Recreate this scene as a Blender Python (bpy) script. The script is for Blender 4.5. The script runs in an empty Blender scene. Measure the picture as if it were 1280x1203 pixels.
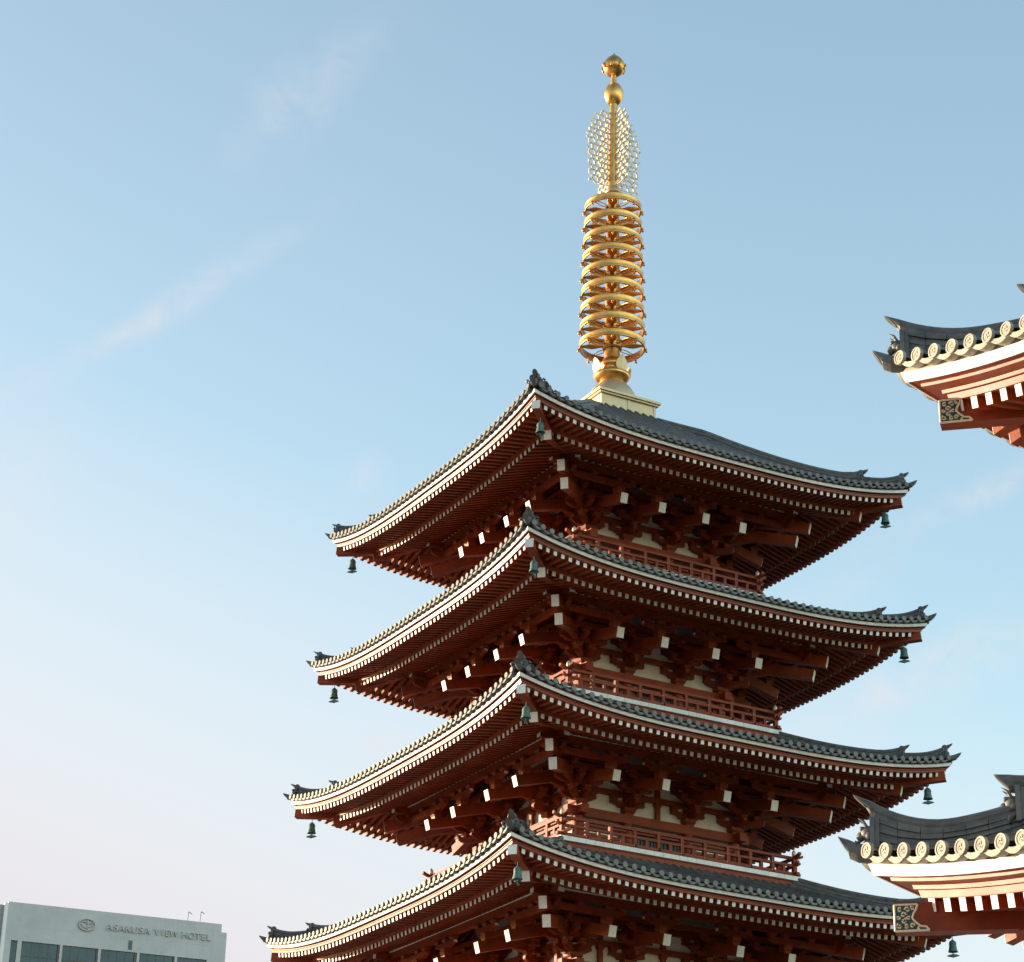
import bpy, math, random
from math import sin, cos, pi, radians, sqrt, atan2
from mathutils import Vector, Matrix
random.seed(11)
scene = bpy.context.scene
COL = scene.collection

# ------------------------------------------------------------------ camera
PITCH, ROLL, FPX = radians(24.086), radians(1.425), 2980.6
fw = Vector((0, cos(PITCH), sin(PITCH))); rt = Vector((1, 0, 0)); up = rt.cross(fw)
r2 = rt * cos(ROLL) + up * sin(ROLL); u2 = -rt * sin(ROLL) + up * cos(ROLL)
cd = bpy.data.cameras.new('camera'); cam = bpy.data.objects.new('camera', cd); COL.objects.link(cam)
cam.matrix_world = Matrix(((r2.x, u2.x, -fw.x, 0), (r2.y, u2.y, -fw.y, 0), (r2.z, u2.z, -fw.z, 1.6), (0, 0, 0, 1)))
cd.sensor_fit = 'HORIZONTAL'; cd.sensor_width = 36; cd.lens = FPX * 36 / 1280
cd.clip_end = 6000; cd.clip_start = .1
scene.camera = cam

# ------------------------------------------------------------------ sun and sky
SUN_AZ, SUN_EL = radians(157), radians(5.5)      # azimuth counter-clockwise from +x
sd = Vector((cos(SUN_AZ) * cos(SUN_EL), sin(SUN_AZ) * cos(SUN_EL), sin(SUN_EL)))
sl = bpy.data.lights.new('sun', 'SUN'); sl.energy = 4.4; sl.angle = radians(.53); sl.color = (1, .82, .58)
so = bpy.data.objects.new('sun', sl); COL.objects.link(so)
so.rotation_euler = sd.to_track_quat('Z', 'Y').to_euler()
W = bpy.data.worlds.new('World'); scene.world = W; W.use_nodes = True
nt = W.node_tree; nt.nodes.clear()
def nd(t, kind, **kw):
    n = t.nodes.new(kind)
    for k, v in kw.items(): setattr(n, k, v)
    return n
out = nd(nt, 'ShaderNodeOutputWorld'); bg = nd(nt, 'ShaderNodeBackground'); bg.inputs[1].default_value = .15
sky = nd(nt, 'ShaderNodeTexSky', sky_type='NISHITA', sun_disc=False)
sky.sun_elevation = SUN_EL; sky.sun_rotation = pi / 2 - SUN_AZ
sky.altitude = 0; sky.air_density = 1.0; sky.dust_density = 1.2; sky.ozone_density = 1.6
tc = nd(nt, 'ShaderNodeTexCoord')
def vmath(op, a, b=None):
    n = nd(nt, 'ShaderNodeVectorMath', operation=op); nt.links.new(a, n.inputs[0])
    if b is not None:
        if isinstance(b, (tuple, list)): n.inputs[1].default_value = b
        else: nt.links.new(b, n.inputs[1])
    return n
def fmath(op, a, b=None, c=None, clamp=False):
    n = nd(nt, 'ShaderNodeMath', operation=op); n.use_clamp = clamp
    for i, x in enumerate((a, b, c)):
        if x is None: continue
        if isinstance(x, (int, float)): n.inputs[i].default_value = x
        else: nt.links.new(x, n.inputs[i])
    return n.outputs[0]
G = tc.outputs['Generated']
sep = nd(nt, 'ShaderNodeSeparateXYZ'); nt.links.new(G, sep.inputs[0])
elev = sep.outputs[2]
# thin high haze: thicker low down and towards the sun
toward = vmath('DOT_PRODUCT', G, (cos(SUN_AZ), sin(SUN_AZ), 0)).outputs['Value']
hz = fmath('ADD', fmath('MULTIPLY', elev, -4.6), fmath('MULTIPLY', toward, 1.5))
hz = fmath('ADD', hz, 1.27, clamp=True)
# wispy cirrus: single streaks at their places in the sky (direction, way they run, half length, half width, strength)
nz = nd(nt, 'ShaderNodeTexNoise'); nz.inputs['Scale'].default_value = 48; nz.inputs['Detail'].default_value = 9; nz.inputs['Roughness'].default_value = .62; nz.inputs['Distortion'].default_value = .8
nt.links.new(G, nz.inputs['Vector'])
nzb = nd(nt, 'ShaderNodeTexNoise'); nzb.inputs['Scale'].default_value = 14; nzb.inputs['Detail'].default_value = 5; nt.links.new(G, nzb.inputs['Vector'])
wis = fmath('MULTIPLY', fmath('SUBTRACT', nz.outputs[0], .30), 2.2, clamp=True)
bend = fmath('MULTIPLY', fmath('SUBTRACT', nzb.outputs[0], .5), .035)
ci = None
for c, a, l, w, k in (((-.1504, .8736, .4629), (.8312, -.1418, .5376), .060, .006, .5), ((-.0865, .8342, .5447), (.6950, -.3412, .6329), .036, .013, .32),
                      ((.1763, .9272, .3304), (.8758, -.3010, .3773), .060, .012, .6), ((.1957, .8948, .4013), (.8952, -.3301, .2993), .034, .006, .5),
                      ((-.0620, .9113, .4071), (.9903, .0054, .1387), .009, .008, .25), ((-.0515, .9504, .3067), (.9900, .0082, .1406), .011, .006, .50),
                      ((-.2004, .8976, .3928), (.4745, -.2618, .8404), .026, .012, .35), ((.1388, .9194, .3680), (.8087, -.3197, .4937), .030, .012, .22)):
    n = Vector(c).cross(Vector(a)).normalized()
    dc = fmath('SUBTRACT', vmath('DOT_PRODUCT', G, a).outputs['Value'], Vector(c).dot(Vector(a)))
    dn = fmath('ADD', fmath('SUBTRACT', vmath('DOT_PRODUCT', G, tuple(n)).outputs['Value'], Vector(c).dot(n)), fmath('MULTIPLY', bend, min(1, w / .012)))
    qx = fmath('POWER', fmath('ABSOLUTE', fmath('DIVIDE', dc, l)), 2.0); qy = fmath('POWER', fmath('ABSOLUTE', fmath('DIVIDE', dn, w)), 2.0)
    m_ = fmath('MULTIPLY', fmath('EXPONENT', fmath('MULTIPLY', fmath('ADD', qx, qy), -1.0)), k)
    m_ = fmath('MULTIPLY', m_, fmath('GREATER_THAN', vmath('DOT_PRODUCT', G, c).outputs['Value'], .5))
    ci = m_ if ci is None else fmath('ADD', ci, m_)
ci = fmath('MULTIPLY', fmath('MULTIPLY', ci, 1.25), wis, clamp=True)
tot = fmath('ADD', hz, fmath('MULTIPLY', ci, fmath('SUBTRACT', 1.0, fmath('MULTIPLY', hz, .75))), clamp=True)
gain = nd(nt, 'ShaderNodeMix', data_type='RGBA', blend_type='MULTIPLY'); gain.inputs[0].default_value = 1
dim = fmath('SUBTRACT', 1.02, fmath('MULTIPLY', toward, .34)); dimc = nd(nt, 'ShaderNodeVectorMath', operation='SCALE'); nt.links.new(sky.outputs[0], dimc.inputs[0]); nt.links.new(dim, dimc.inputs['Scale'])
nt.links.new(dimc.outputs[0], gain.inputs[6]); gain.inputs[7].default_value = (2.13, 1.96, 1.74, 1)
mx = nd(nt, 'ShaderNodeMix', data_type='RGBA'); nt.links.new(tot, mx.inputs[0])
nt.links.new(gain.outputs[2], mx.inputs[6]); mx.inputs[7].default_value = (2.55, 2.47, 2.58, 1)
glow = nd(nt, 'ShaderNodeMix', data_type='RGBA', blend_type='LIGHTEN'); glow.inputs[0].default_value = 1
nt.links.new(mx.outputs[2], glow.inputs[6]); nt.links.new(sky.outputs[0], glow.inputs[7])
nt.links.new(glow.outputs[2], bg.inputs[0]); nt.links.new(bg.outputs[0], out.inputs[0])
vs = scene.view_settings; vs.view_transform = 'Standard'; vs.look = 'None'; vs.exposure = 1.12; vs.gamma = 1
scene.cycles.max_bounces = 8; scene.cycles.diffuse_bounces = 4

# ------------------------------------------------------------------ materials
def material(name, col, rough=.6, metal=0, var=.12, scale=3, bump=.0, bscale=40, coat=0, col2=None, spec=.5, stretch=(1, 1, 1), dirt=0, piece=0):
    m = bpy.data.materials.new(name); m.use_nodes = True; t = m.node_tree; p = t.nodes['Principled BSDF']
    p.inputs['Roughness'].default_value = rough; p.inputs['Metallic'].default_value = metal
    p.inputs['Specular IOR Level'].default_value = spec
    if coat: p.inputs['Coat Weight'].default_value = coat; p.inputs['Coat Roughness'].default_value = .22
    co = t.nodes.new('ShaderNodeTexCoord'); ma = t.nodes.new('ShaderNodeMapping'); ma.inputs['Scale'].default_value = stretch
    t.links.new(co.outputs['Object'], ma.inputs[0])
    n = t.nodes.new('ShaderNodeTexNoise'); n.inputs['Scale'].default_value = scale; n.inputs['Detail'].default_value = 6; n.inputs['Roughness'].default_value = .65
    t.links.new(ma.outputs[0], n.inputs['Vector'])
    r = t.nodes.new('ShaderNodeValToRGB'); e = r.color_ramp.elements
    c2 = col2 or tuple(c * (1 - 2.2 * var) for c in col); c1 = tuple(min(1, c * (1 + var)) for c in col)
    e[0].position = .3; e[0].color = (*c2, 1); e[1].position = .68; e[1].color = (*c1, 1)
    t.links.new(n.outputs[0], r.inputs[0])
    last = r.outputs[0]
    if dirt:
        n3 = t.nodes.new('ShaderNodeTexNoise'); n3.inputs['Scale'].default_value = scale * 5; n3.inputs['Detail'].default_value = 8
        t.links.new(co.outputs['Object'], n3.inputs['Vector'])
        r3 = t.nodes.new('ShaderNodeValToRGB'); r3.color_ramp.elements[0].position = .52; r3.color_ramp.elements[1].position = .78
        r3.color_ramp.elements[0].color = (0, 0, 0, 1); r3.color_ramp.elements[1].color = (dirt, dirt, dirt, 1)
        t.links.new(n3.outputs[0], r3.inputs[0])
        mm = t.nodes.new('ShaderNodeMix'); mm.data_type = 'RGBA'; t.links.new(r3.outputs[0], mm.inputs[0]); t.links.new(last, mm.inputs[6])
        mm.inputs[7].default_value = (.10, .075, .05, 1); last = mm.outputs[2]
    if piece:                                # every board, rafter or tile row has a tone of its own
        ge = t.nodes.new('ShaderNodeNewGeometry'); oi = t.nodes.new('ShaderNodeObjectInfo')
        ad = t.nodes.new('ShaderNodeMath'); ad.operation = 'ADD'; t.links.new(ge.outputs['Random Per Island'], ad.inputs[0]); t.links.new(oi.outputs['Random'], ad.inputs[1])
        pr = t.nodes.new('ShaderNodeMapRange'); pr.inputs[1].default_value = 0; pr.inputs[2].default_value = 2; pr.inputs[3].default_value = 1 - piece * 1.4; pr.inputs[4].default_value = 1 + piece
        t.links.new(ad.outputs[0], pr.inputs[0])
        sc = t.nodes.new('ShaderNodeVectorMath'); sc.operation = 'SCALE'; t.links.new(last, sc.inputs[0]); t.links.new(pr.outputs[0], sc.inputs['Scale']); last = sc.outputs[0]
    t.links.new(last, p.inputs['Base Color'])
    if rough < .9:
        mr = t.nodes.new('ShaderNodeMapRange'); mr.inputs[3].default_value = max(.05, rough - .1); mr.inputs[4].default_value = min(1, rough + .12)
        t.links.new(n.outputs[0], mr.inputs[0]); t.links.new(mr.outputs[0], p.inputs['Roughness'])
    if bump:
        n2 = t.nodes.new('ShaderNodeTexNoise'); n2.inputs['Scale'].default_value = bscale; n2.inputs['Detail'].default_value = 4
        t.links.new(co.outputs['Object'], n2.inputs['Vector'])
        b = t.nodes.new('ShaderNodeBump'); b.inputs['Strength'].default_value = bump; b.inputs['Distance'].default_value = .02
        t.links.new(n2.outputs[0], b.inputs['Height']); t.links.new(b.outputs[0], p.inputs['Normal'])
    return m
RED = material('vermilion_paint', (.27, .043, .010), .48, spec=.25, var=.16, scale=2.2, bump=.15, bscale=22, dirt=.3, piece=.22)
FASC = material('glossy_vermilion_board', (.25, .042, .012), .52, spec=.5, coat=.16, var=.12, scale=2.0, dirt=.2, piece=.15)
WHT = material('white_paint', (.86, .81, .755), .55, var=.06, scale=4, dirt=.22, piece=.12)
PLA = material('cream_plaster', (.86, .78, .66), .8, var=.05, scale=1.6, dirt=.12)
TIL = material('grey_roof_tile', (.128, .122, .113), .45, var=.22, scale=5, bump=.2, bscale=30, col2=(.055, .057, .056), dirt=.3, piece=.22)
DSC = material('tile_end_disc', (.165, .15, .122), .5, var=.15, scale=6, bump=.15, dirt=.3, piece=.2)
GLD = material('gilded_metal', (.86, .45, .13), .33, metal=1, var=.1, scale=2.5, bump=.12, bscale=9, col2=(.56, .28, .075), dirt=.3, piece=.1)
GLP = material('pale_gilded_sheet', (.64, .47, .27), .5, metal=.75, var=.08, scale=2, dirt=.25)
FIL = material('gilt_filigree', (.80, .67, .48), .42, metal=.3, var=.06)
DS2 = material('clay_end_disc', (.43, .38, .30), .6, var=.16, scale=7, bump=.3, dirt=.5, piece=.2)
PAT = material('green_patina', (.085, .17, .15), .55, metal=.2, var=.2, scale=9, col2=(.05, .09, .085))
DGR = material('dark_green_lattice', (.02, .055, .05), .5, var=.2)
DRK = material('gap_shade', (.06, .02, .012), .6, var=.2)
TAN = material('tan_tile_bed', (.40, .33, .25), .8, var=.12, scale=5, dirt=.2)
STN = material('stone_paving', (.075, .07, .06), .9, var=.12, scale=.6, bump=.1)
CON = material('pale_concrete', (.58, .545, .53), .8, var=.06, scale=.15, dirt=.12)
CON2 = material('warm_concrete', (.40, .385, .36), .8, var=.05, scale=.2)
LET = material('sign_letter_metal', (.52, .50, .48), .5, metal=0, var=.06)
GLS = material('dark_tinted_glass', (.03, .06, .068), .12, var=.25, scale=.25)
BRN = material('brown_aluminium', (.12, .10, .09), .5, var=.1)

# ------------------------------------------------------------------ mesh builder
class MB:
    def __init__(s): s.v = []; s.f = []; s.m = []; s.sm = []
    def add(s, vs, fs, mat=0, smooth=False):
        b = len(s.v); s.v += [tuple(v) for v in vs]
        for f in fs: s.f.append(tuple(i + b for i in f)); s.m.append(mat); s.sm.append(smooth)
    def box(s, x0, x1, y0, y1, z0, z1, mat=0):
        s.add([(x, y, z) for x in (x0, x1) for y in (y0, y1) for z in (z0, z1)],
              [(0, 1, 3, 2), (4, 6, 7, 5), (0, 4, 5, 1), (2, 3, 7, 6), (0, 2, 6, 4), (1, 5, 7, 3)], mat)
    def hexa(s, p, mat=0, endmat=None):      # p: 8 points, first quad = one end, second = other end
        s.add(p, [(3, 2, 1, 0)], mat); s.add(p, [(4, 5, 6, 7)], mat if endmat is None else endmat)
        s.add(p, [(0, 1, 5, 4), (1, 2, 6, 5), (2, 3, 7, 6), (3, 0, 4, 7)], mat)
    def beam(s, a, b, w, h, mat=0, endmat=None, side=None):
        a = Vector(a); b = Vector(b); d = (b - a).normalized()
        sd_ = Vector(side) if side else d.cross(Vector((0, 0, 1))).normalized()
        u = sd_.cross(d).normalized()
        q = lambda c: [c - sd_ * w / 2 - u * h / 2, c + sd_ * w / 2 - u * h / 2, c + sd_ * w / 2 + u * h / 2, c - sd_ * w / 2 + u * h / 2]
        s.hexa(q(a) + q(b), mat, endmat)
    def prism(s, poly, frame, t0, t1, mat=0, sidemat=None):   # poly 2-D, frame(x, y, t) -> 3-D
        n = len(poly)
        s.add([frame(x, y, t0) for x, y in poly] + [frame(x, y, t1) for x, y in poly],
              [tuple(range(n))[::-1], tuple(range(n, 2 * n))], mat)
        s.add([frame(x, y, t0) for x, y in poly] + [frame(x, y, t1) for x, y in poly],
              [(i, (i + 1) % n, n + (i + 1) % n, n + i) for i in range(n)], mat if sidemat is None else sidemat)
    def lathe(s, prof, n=24, mat=0, c=(0, 0, 0), smooth=True):
        vs = []; k = len(prof)
        for i in range(n):
            a = 2 * pi * i / n
            vs += [(c[0] + r * cos(a), c[1] + r * sin(a), c[2] + z) for r, z in prof]
        s.add(vs, [(i * k + j, ((i + 1) % n) * k + j, ((i + 1) % n) * k + j + 1, i * k + j + 1) for i in range(n) for j in range(k - 1)], mat, smooth)
    def tube(s, pts, r, n=6, mat=0, smooth=True, cap=True):
        pts = [Vector(p) for p in pts]; vs = []
        rr = r if isinstance(r, (list, tuple)) else [r] * len(pts)
        for i, p in enumerate(pts):
            d = (pts[min(i + 1, len(pts) - 1)] - pts[max(i - 1, 0)]).normalized()
            a = d.cross(Vector((0, 0, 1)))
            if a.length < 1e-3: a = d.cross(Vector((1, 0, 0)))
            a.normalize(); b = d.cross(a)
            vs += [p + (a * cos(2 * pi * k / n) + b * sin(2 * pi * k / n)) * rr[i] for k in range(n)]
        m = len(pts)
        s.add(vs, [(i * n + k, i * n + (k + 1) % n, (i + 1) * n + (k + 1) % n, (i + 1) * n + k) for i in range(m - 1) for k in range(n)], mat, smooth)
        if cap: s.add(vs, [tuple(range(n))[::-1], tuple(range((m - 1) * n, m * n))], mat)
    def ball(s, c, r, sq=(1, 1, 1), mat=0, n=12):
        k = n // 2
        prof = [(max(1e-4, r * sin(pi * j / k)), -r * cos(pi * j / k)) for j in range(k + 1)]
        vs = []
        for i in range(n):
            a = 2 * pi * i / n
            vs += [(c[0] + sq[0] * q * cos(a), c[1] + sq[1] * q * sin(a), c[2] + sq[2] * z) for q, z in prof]
        k = len(prof)
        s.add(vs, [(i * k + j, ((i + 1) % n) * k + j, ((i + 1) % n) * k + j + 1, i * k + j + 1) for i in range(n) for j in range(k - 1)], mat, True)
    def strip(s, secs, mat=0, closed=True, caps=True, smooth=False):   # list of cross-sections with equal point counts
        n = len(secs[0]); vs = [p for q in secs for p in q]; m = len(secs)
        rng = range(n) if closed else range(n - 1)
        s.add(vs, [(i * n + k, i * n + (k + 1) % n, (i + 1) * n + (k + 1) % n, (i + 1) * n + k) for i in range(m - 1) for k in rng], mat, smooth)
        if caps and closed: s.add(vs, [tuple(range(n))[::-1], tuple(range((m - 1) * n, m * n))], mat)
    def mesh(s, name, mats):
        me = bpy.data.meshes.new(name); me.from_pydata(s.v, [], s.f)
        for m in mats: me.materials.append(m)
        me.polygons.foreach_set('material_index', s.m); me.polygons.foreach_set('use_smooth', s.sm)
        me.update(); return me
def link(name, data, parent=None, loc=(0, 0, 0), rz=0, kind=None):
    o = bpy.data.objects.new(name, data); COL.objects.link(o); o.location = loc; o.rotation_euler = (0, 0, rz)
    if parent: o.parent = parent
    if kind: o['kind'] = kind
    return o
def obj(name, mb, mats, parent=None, loc=(0, 0, 0), rz=0, kind=None): return link(name, mb.mesh(name, mats), parent, loc, rz, kind)
def copies(o, rots):                       # the same part turned round the axis
    for r in rots:
        c = o.copy(); COL.objects.link(c); c.parent = o.parent; c.rotation_euler = (0, 0, r)
def tag(o, label, cat, group=None):
    o['label'] = label; o['category'] = cat
    if group: o['group'] = group
    return o

# ------------------------------------------------------------------ ground
g = MB(); g.add([(-3000, -3000, 0), (3000, -3000, 0), (3000, 3000, 0), (-3000, 3000, 0)], [(0, 1, 2, 3)])
obj('ground', g, [STN], kind='structure')
# unseen pale ground sheet, added to bounce warm light under the pagoda's left eaves
BNC = material('pale_bounce_sheet', (.50, .45, .38), .85, var=.1, scale=.4, bump=.1)
g = MB(); q0 = 28.833; dx, dy = cos(radians(q0)), sin(radians(q0))
L_ = lambda a, b: (3.46 + a * dx - b * dy, 75.8 + a * dy + b * dx, .004)
g.add([L_(-70, -60), L_(-2, -60), L_(-2, 70), L_(-70, 70)], [(0, 1, 2, 3)]); obj('bounce_sheet', g, [BNC], kind='structure')

# ------------------------------------------------------------------ eaves: one side of a hipped roof, drawn for the side that faces -y
# u runs along the eave, o is the distance in from the white eave board, z is measured from that board at mid-side
class Eave:
    def __init__(e, L, D, rise, vt, prof, zt0):
        e.L, e.D, e.rise, e.vt, e.prof, e.zt0 = L, D, rise, vt, prof, zt0     # half length, half depth, lift(u, o), top of slope
    def us(e, o, n=40):
        m = e.L - o
        return [m * sin(pi / 2 * (2 * i / n - 1)) for i in range(n + 1)]
    def p(e, u, o, z): return (u, -(e.D - o), z + e.rise(u, o))
    def board(e, mb, o0, o1, z0, z1, mat=0, tilt=.2, n=40):   # z0 bottom, z1 top; the face leans in at the bottom
        secs = []
        dz = (z1 - z0) * tilt
        for k in range(n + 1):
            c = []
            for o, z in ((o0, z1), (o1, z1), (o1, z0), (o0 + dz, z0)):
                c.append(e.p(e.us(o, n)[k], o, z))
            secs.append(c)
        for k in range(0, n, 5): mb.strip(secs[k:k + 6], mat)
    def sheet(e, mb, o0, o1, z0, slope, mat=0, n=40, k=6):
        secs = []
        for i in range(n + 1):
            secs.append([e.p(e.us(o, n)[i], o, z0 + slope * (o - o0)) for o in [o0 + (o1 - o0) * j / k for j in range(k + 1)]])
        mb.strip(secs, mat, closed=False)
    def rafter(e, mb, u, oe, oi, w, h, ztop, slope, mat=0, endmat=1, edge=-.04):
        oi = min(oi, e.L - abs(u) + edge)
        if oi - oe < .06: return False
        q = lambda o, sh: [e.p(u - w / 2, o + sh, ztop - h + slope * (o - oe)), e.p(u + w / 2, o + sh, ztop - h + slope * (o - oe)),
                           e.p(u + w / 2, o, ztop + slope * (o - oe)), e.p(u - w / 2, o, ztop + slope * (o - oe))]
        a = q(oi, 0); b = q(oe, .02)
        mb.hexa(a + b, mat)
        # painted end, a cap 3 mm proud
        c = [(x, y - .004, z) for x, y, z in b]
        d = [(x, y - .010, z) for x, y, z in b]
        mb.hexa(c + d, endmat)
        return True
    def zt(e, u, v):           # tile surface
        t = max(0, (e.D - v) / (e.D - e.vt))
        return e.zt0 + e.prof(min(t, 1)) + e.rise(u, e.D - v)
    def slope_mesh(e, sp, r, disc, over=.12, n=44, k=9, hi=False, first=None):
        mb = MB(); tm, dm = 0, 1
        V = [e.vt + (e.D + over - .03 - e.vt) * j / k for j in range(k + 1)]
        secs = []
        for i in range(n + 1):
            s = sin(pi / 2 * (2 * i / n - 1)); sec = []
            for v in V:
                m = e.L - e.D + v; sec.append((s * m, -v, e.zt(s * m, v)))
            secs.append(sec)
        mb.strip(secs, tm, closed=False, smooth=True)
        N = int((e.L + over - .1) / sp); rows = [i * sp for i in range(-N, N + 1)]
        if first is not None: N = int((2 * e.L - 2 * first) / sp); rows = [-e.L + first + i * sp for i in range(N + 1)]
        for u in rows:
            v0 = max(e.vt, abs(u) - (e.L - e.D) + .04); v1 = e.D + over
            if v1 - v0 < .08: continue
            kk = max(2, int((v1 - v0) / .5)); na = 8 if hi else 6
            secs = []
            for j in range(kk + 1):
                v = v0 + (v1 - v0) * j / kk; z = e.zt(u, v)
                secs.append([(u + r * cos(pi * q / na), -v, z + r * .95 * sin(pi * q / na) + .005) for q in range(na + 1)])
            mb.strip(secs, tm, closed=False, smooth=True)
            zc = e.zt(u, v1) + .01; nn = 20 if hi else 10
            # round end tile
            ring = lambda rr, y: [(u + rr * cos(2 * pi * q / nn), y, zc + rr * sin(2 * pi * q / nn)) for q in range(nn)]
            y1 = -(v1 + .03)
            if hi:
                mb.strip([ring(disc, -v1 + .02), ring(disc, y1), ring(disc * .78, y1), ring(disc * .73, y1 + .008)], dm, caps=False)
                mb.add(ring(disc * .73, y1 + .008), [tuple(range(nn))[::-1]], dm)
                for q in range(3):      # three commas in relief
                    a0 = 2 * pi * q / 3 + .3
                    pts = [(u + disc * rad * cos(a0 + tt), y1 + .010, zc + disc * rad * sin(a0 + tt)) for rad, tt in ((.2, 0), (.33, .3), (.42, .8), (.48, 1.4), (.52, 2.0))]
                    mb.tube(pts, [disc * .12, disc * .11, disc * .08, disc * .05, disc * .03], 6, dm)
            else:
                mb.strip([ring(disc, -v1 + .02), ring(disc, y1)], dm)
            # pan tile edge between this row and the next: a hanging crescent
            if abs(u + sp) < e.L + over - .1:
                sec = []; nn = 8
                sag = sp * .17
                for q in range(nn + 1):
                    w = q / nn; uu = u + sp * w; dz = -4 * sag * w * (1 - w)
                    zz = e.zt(uu, v1) - .015
                    sec.append([(uu, -v1 + .0, zz + dz + .01), (uu, -v1 + .0, zz + dz * (1.0) - .045 - .02 * (4 * w * (1 - w))), (uu, -v1 + .14, zz + dz - .05), (uu, -v1 + .14, zz + dz)])
                mb.strip(sec, dm if hi else tm)
        return mb

def ridge(mb, path, w, h, layers, side, mat=0, brick=False):
    """stacked ridge tiles along a path; h may vary along it"""
    side = Vector(side); hh = h if isinstance(h, list) else [h] * len(path)
    for i in range(layers):
        ww = w * (1.0 if i % 2 == 0 else .84)
        secs = []
        for p, q in zip(path, hh):
            p = Vector(p); z0 = Vector((0, 0, q * i / layers)); z1 = Vector((0, 0, q * (i + 1) / layers - .003))
            if brick: ww = w * (1.0 if i % 2 == 0 else .86) + random.uniform(-.012, .012)
            secs.append([tuple(p - side * ww / 2 + z0), tuple(p + side * ww / 2 + z0), tuple(p + side * ww / 2 + z1), tuple(p - side * ww / 2 + z1)])
        if not brick: mb.strip(secs, mat)
        else:                                 # single tiles with open joints
            for a, b in zip(secs[:-1], secs[1:]):
                k = random.uniform(-.006, .006); A = [Vector(q) for q in a]; B = [Vector(q) for q in b]
                mb.strip([[tuple(x.lerp(y, .012) + side * k * (1 if n_ in (1, 2) else -1)) for n_, (x, y) in enumerate(zip(A, B))],
                          [tuple(x.lerp(y, .988) + side * k * (1 if n_ in (1, 2) else -1)) for n_, (x, y) in enumerate(zip(A, B))]], mat)
def cap_tile(mb, path, r, side, out_, lean=.8, mat=0, n=14):
    """round cap row of a ridge; upright sections, the last one cut on a slant"""
    side = Vector(side); out_ = Vector(out_); secs = []
    for i, p in enumerate(path):
        l = lean if i == len(path) - 1 else 0
        secs.append([tuple(Vector(p) + side * r * cos(2 * pi * q / n) + Vector((0, 0, r * sin(2 * pi * q / n))) + out_ * l * r * sin(2 * pi * q / n)) for q in range(n)])
    mb.strip(secs, mat, smooth=False)
    e = secs[-1]; c = sum((Vector(p) for p in e), Vector()) / n
    mb.add([tuple(c + (Vector(p) - c) * .78 + out_ * .012) for p in e] , [tuple(range(n))], mat)

# ================================================================== FIVE-STOREY PAGODA
TH = radians(28.833)
PC = (3.462, 75.8)
pagoda = link('five_storey_pagoda', None, None, (PC[0], PC[1], 0), TH)
tag(pagoda, 'red five-storey pagoda with grey tiled roofs and a tall gilded spire', 'pagoda')
HALF = {5: 7.226, 4: 7.521, 3: 7.901, 2: 8.276, 1: 8.65}
ZC = {5: 34.21, 4: 29.41, 3: 24.63, 2: 19.735, 1: 14.85}
WALL = {5: 2.32, 4: 2.63, 3: 2.92, 2: 3.22, 1: 3.52}
WC = {5: .85, 4: .97, 3: 1.13, 2: 1.32, 1: 1.45}
BAL = {5: 3.72, 4: 4.07, 3: 4.42, 2: 4.77}
LIFT = .65
ZM = {k: z - LIFT for k, z in ZC.items()}
R90 = [pi / 2, pi, 3 * pi / 2]
stuff_rafters = MB()
DIAG = Vector((-1, -1, 0)).normalized(); DS = Vector((1, -1, 0)).normalized()      # near corner direction
def rot(p, a): return (p[0] * cos(a) - p[1] * sin(a), p[0] * sin(a) + p[1] * cos(a), p[2])

def oni_end(parent, base, dirv, s=1.0, cur=.16, name='ridge_end_tile'):
    """demon-tile at a ridge end: shield plate, carved face, curling side wings and an upturned cap tile"""
    d = Vector(dirv); sd_ = d.cross(Vector((0, 0, 1))); b = Vector(base); Z = Vector((0, 0, 1))
    F = lambda x, y, t: tuple(b + sd_ * x * s + Z * y * s + d * t * s)
    mb = MB()
    shield = [(-.24, -.06), (.24, -.06), (.28, .06), (.22, .18), (.17, .30), (.10, .36), (-.10, .36), (-.17, .30), (-.22, .18), (-.28, .06)]
    mb.prism(shield, F, -.05, .03)
    q = lambda x, y, t, r, sq: mb.ball(F(x, y, t), r * s, sq, 0, 10)
    q(0, .17, .06, .10, (1, 1, 1)); q(-.09, .25, .06, .045, (1, 1, 1)); q(.09, .25, .06, .045, (1, 1, 1)); q(0, .07, .07, .06, (1, 1, .7))
    for sx in (-1, 1):
        mb.tube([F(sx * .18, .0, .03), F(sx * .27, .08, .05), F(sx * .31, .18, .05), F(sx * .26, .23, .05), F(sx * .22, .18, .05)], [.05 * s, .05 * s, .045 * s, .035 * s, .02 * s], 6)
        mb.tube([F(sx * .08, .28, .05), F(sx * .13, .36, .07), F(sx * .11, .42, .09)], [.03 * s, .02 * s, .006 * s], 5)
    q(0, .40, .0, .10, (1, 1, 1))
    return obj(name, mb, [TIL], parent)

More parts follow.
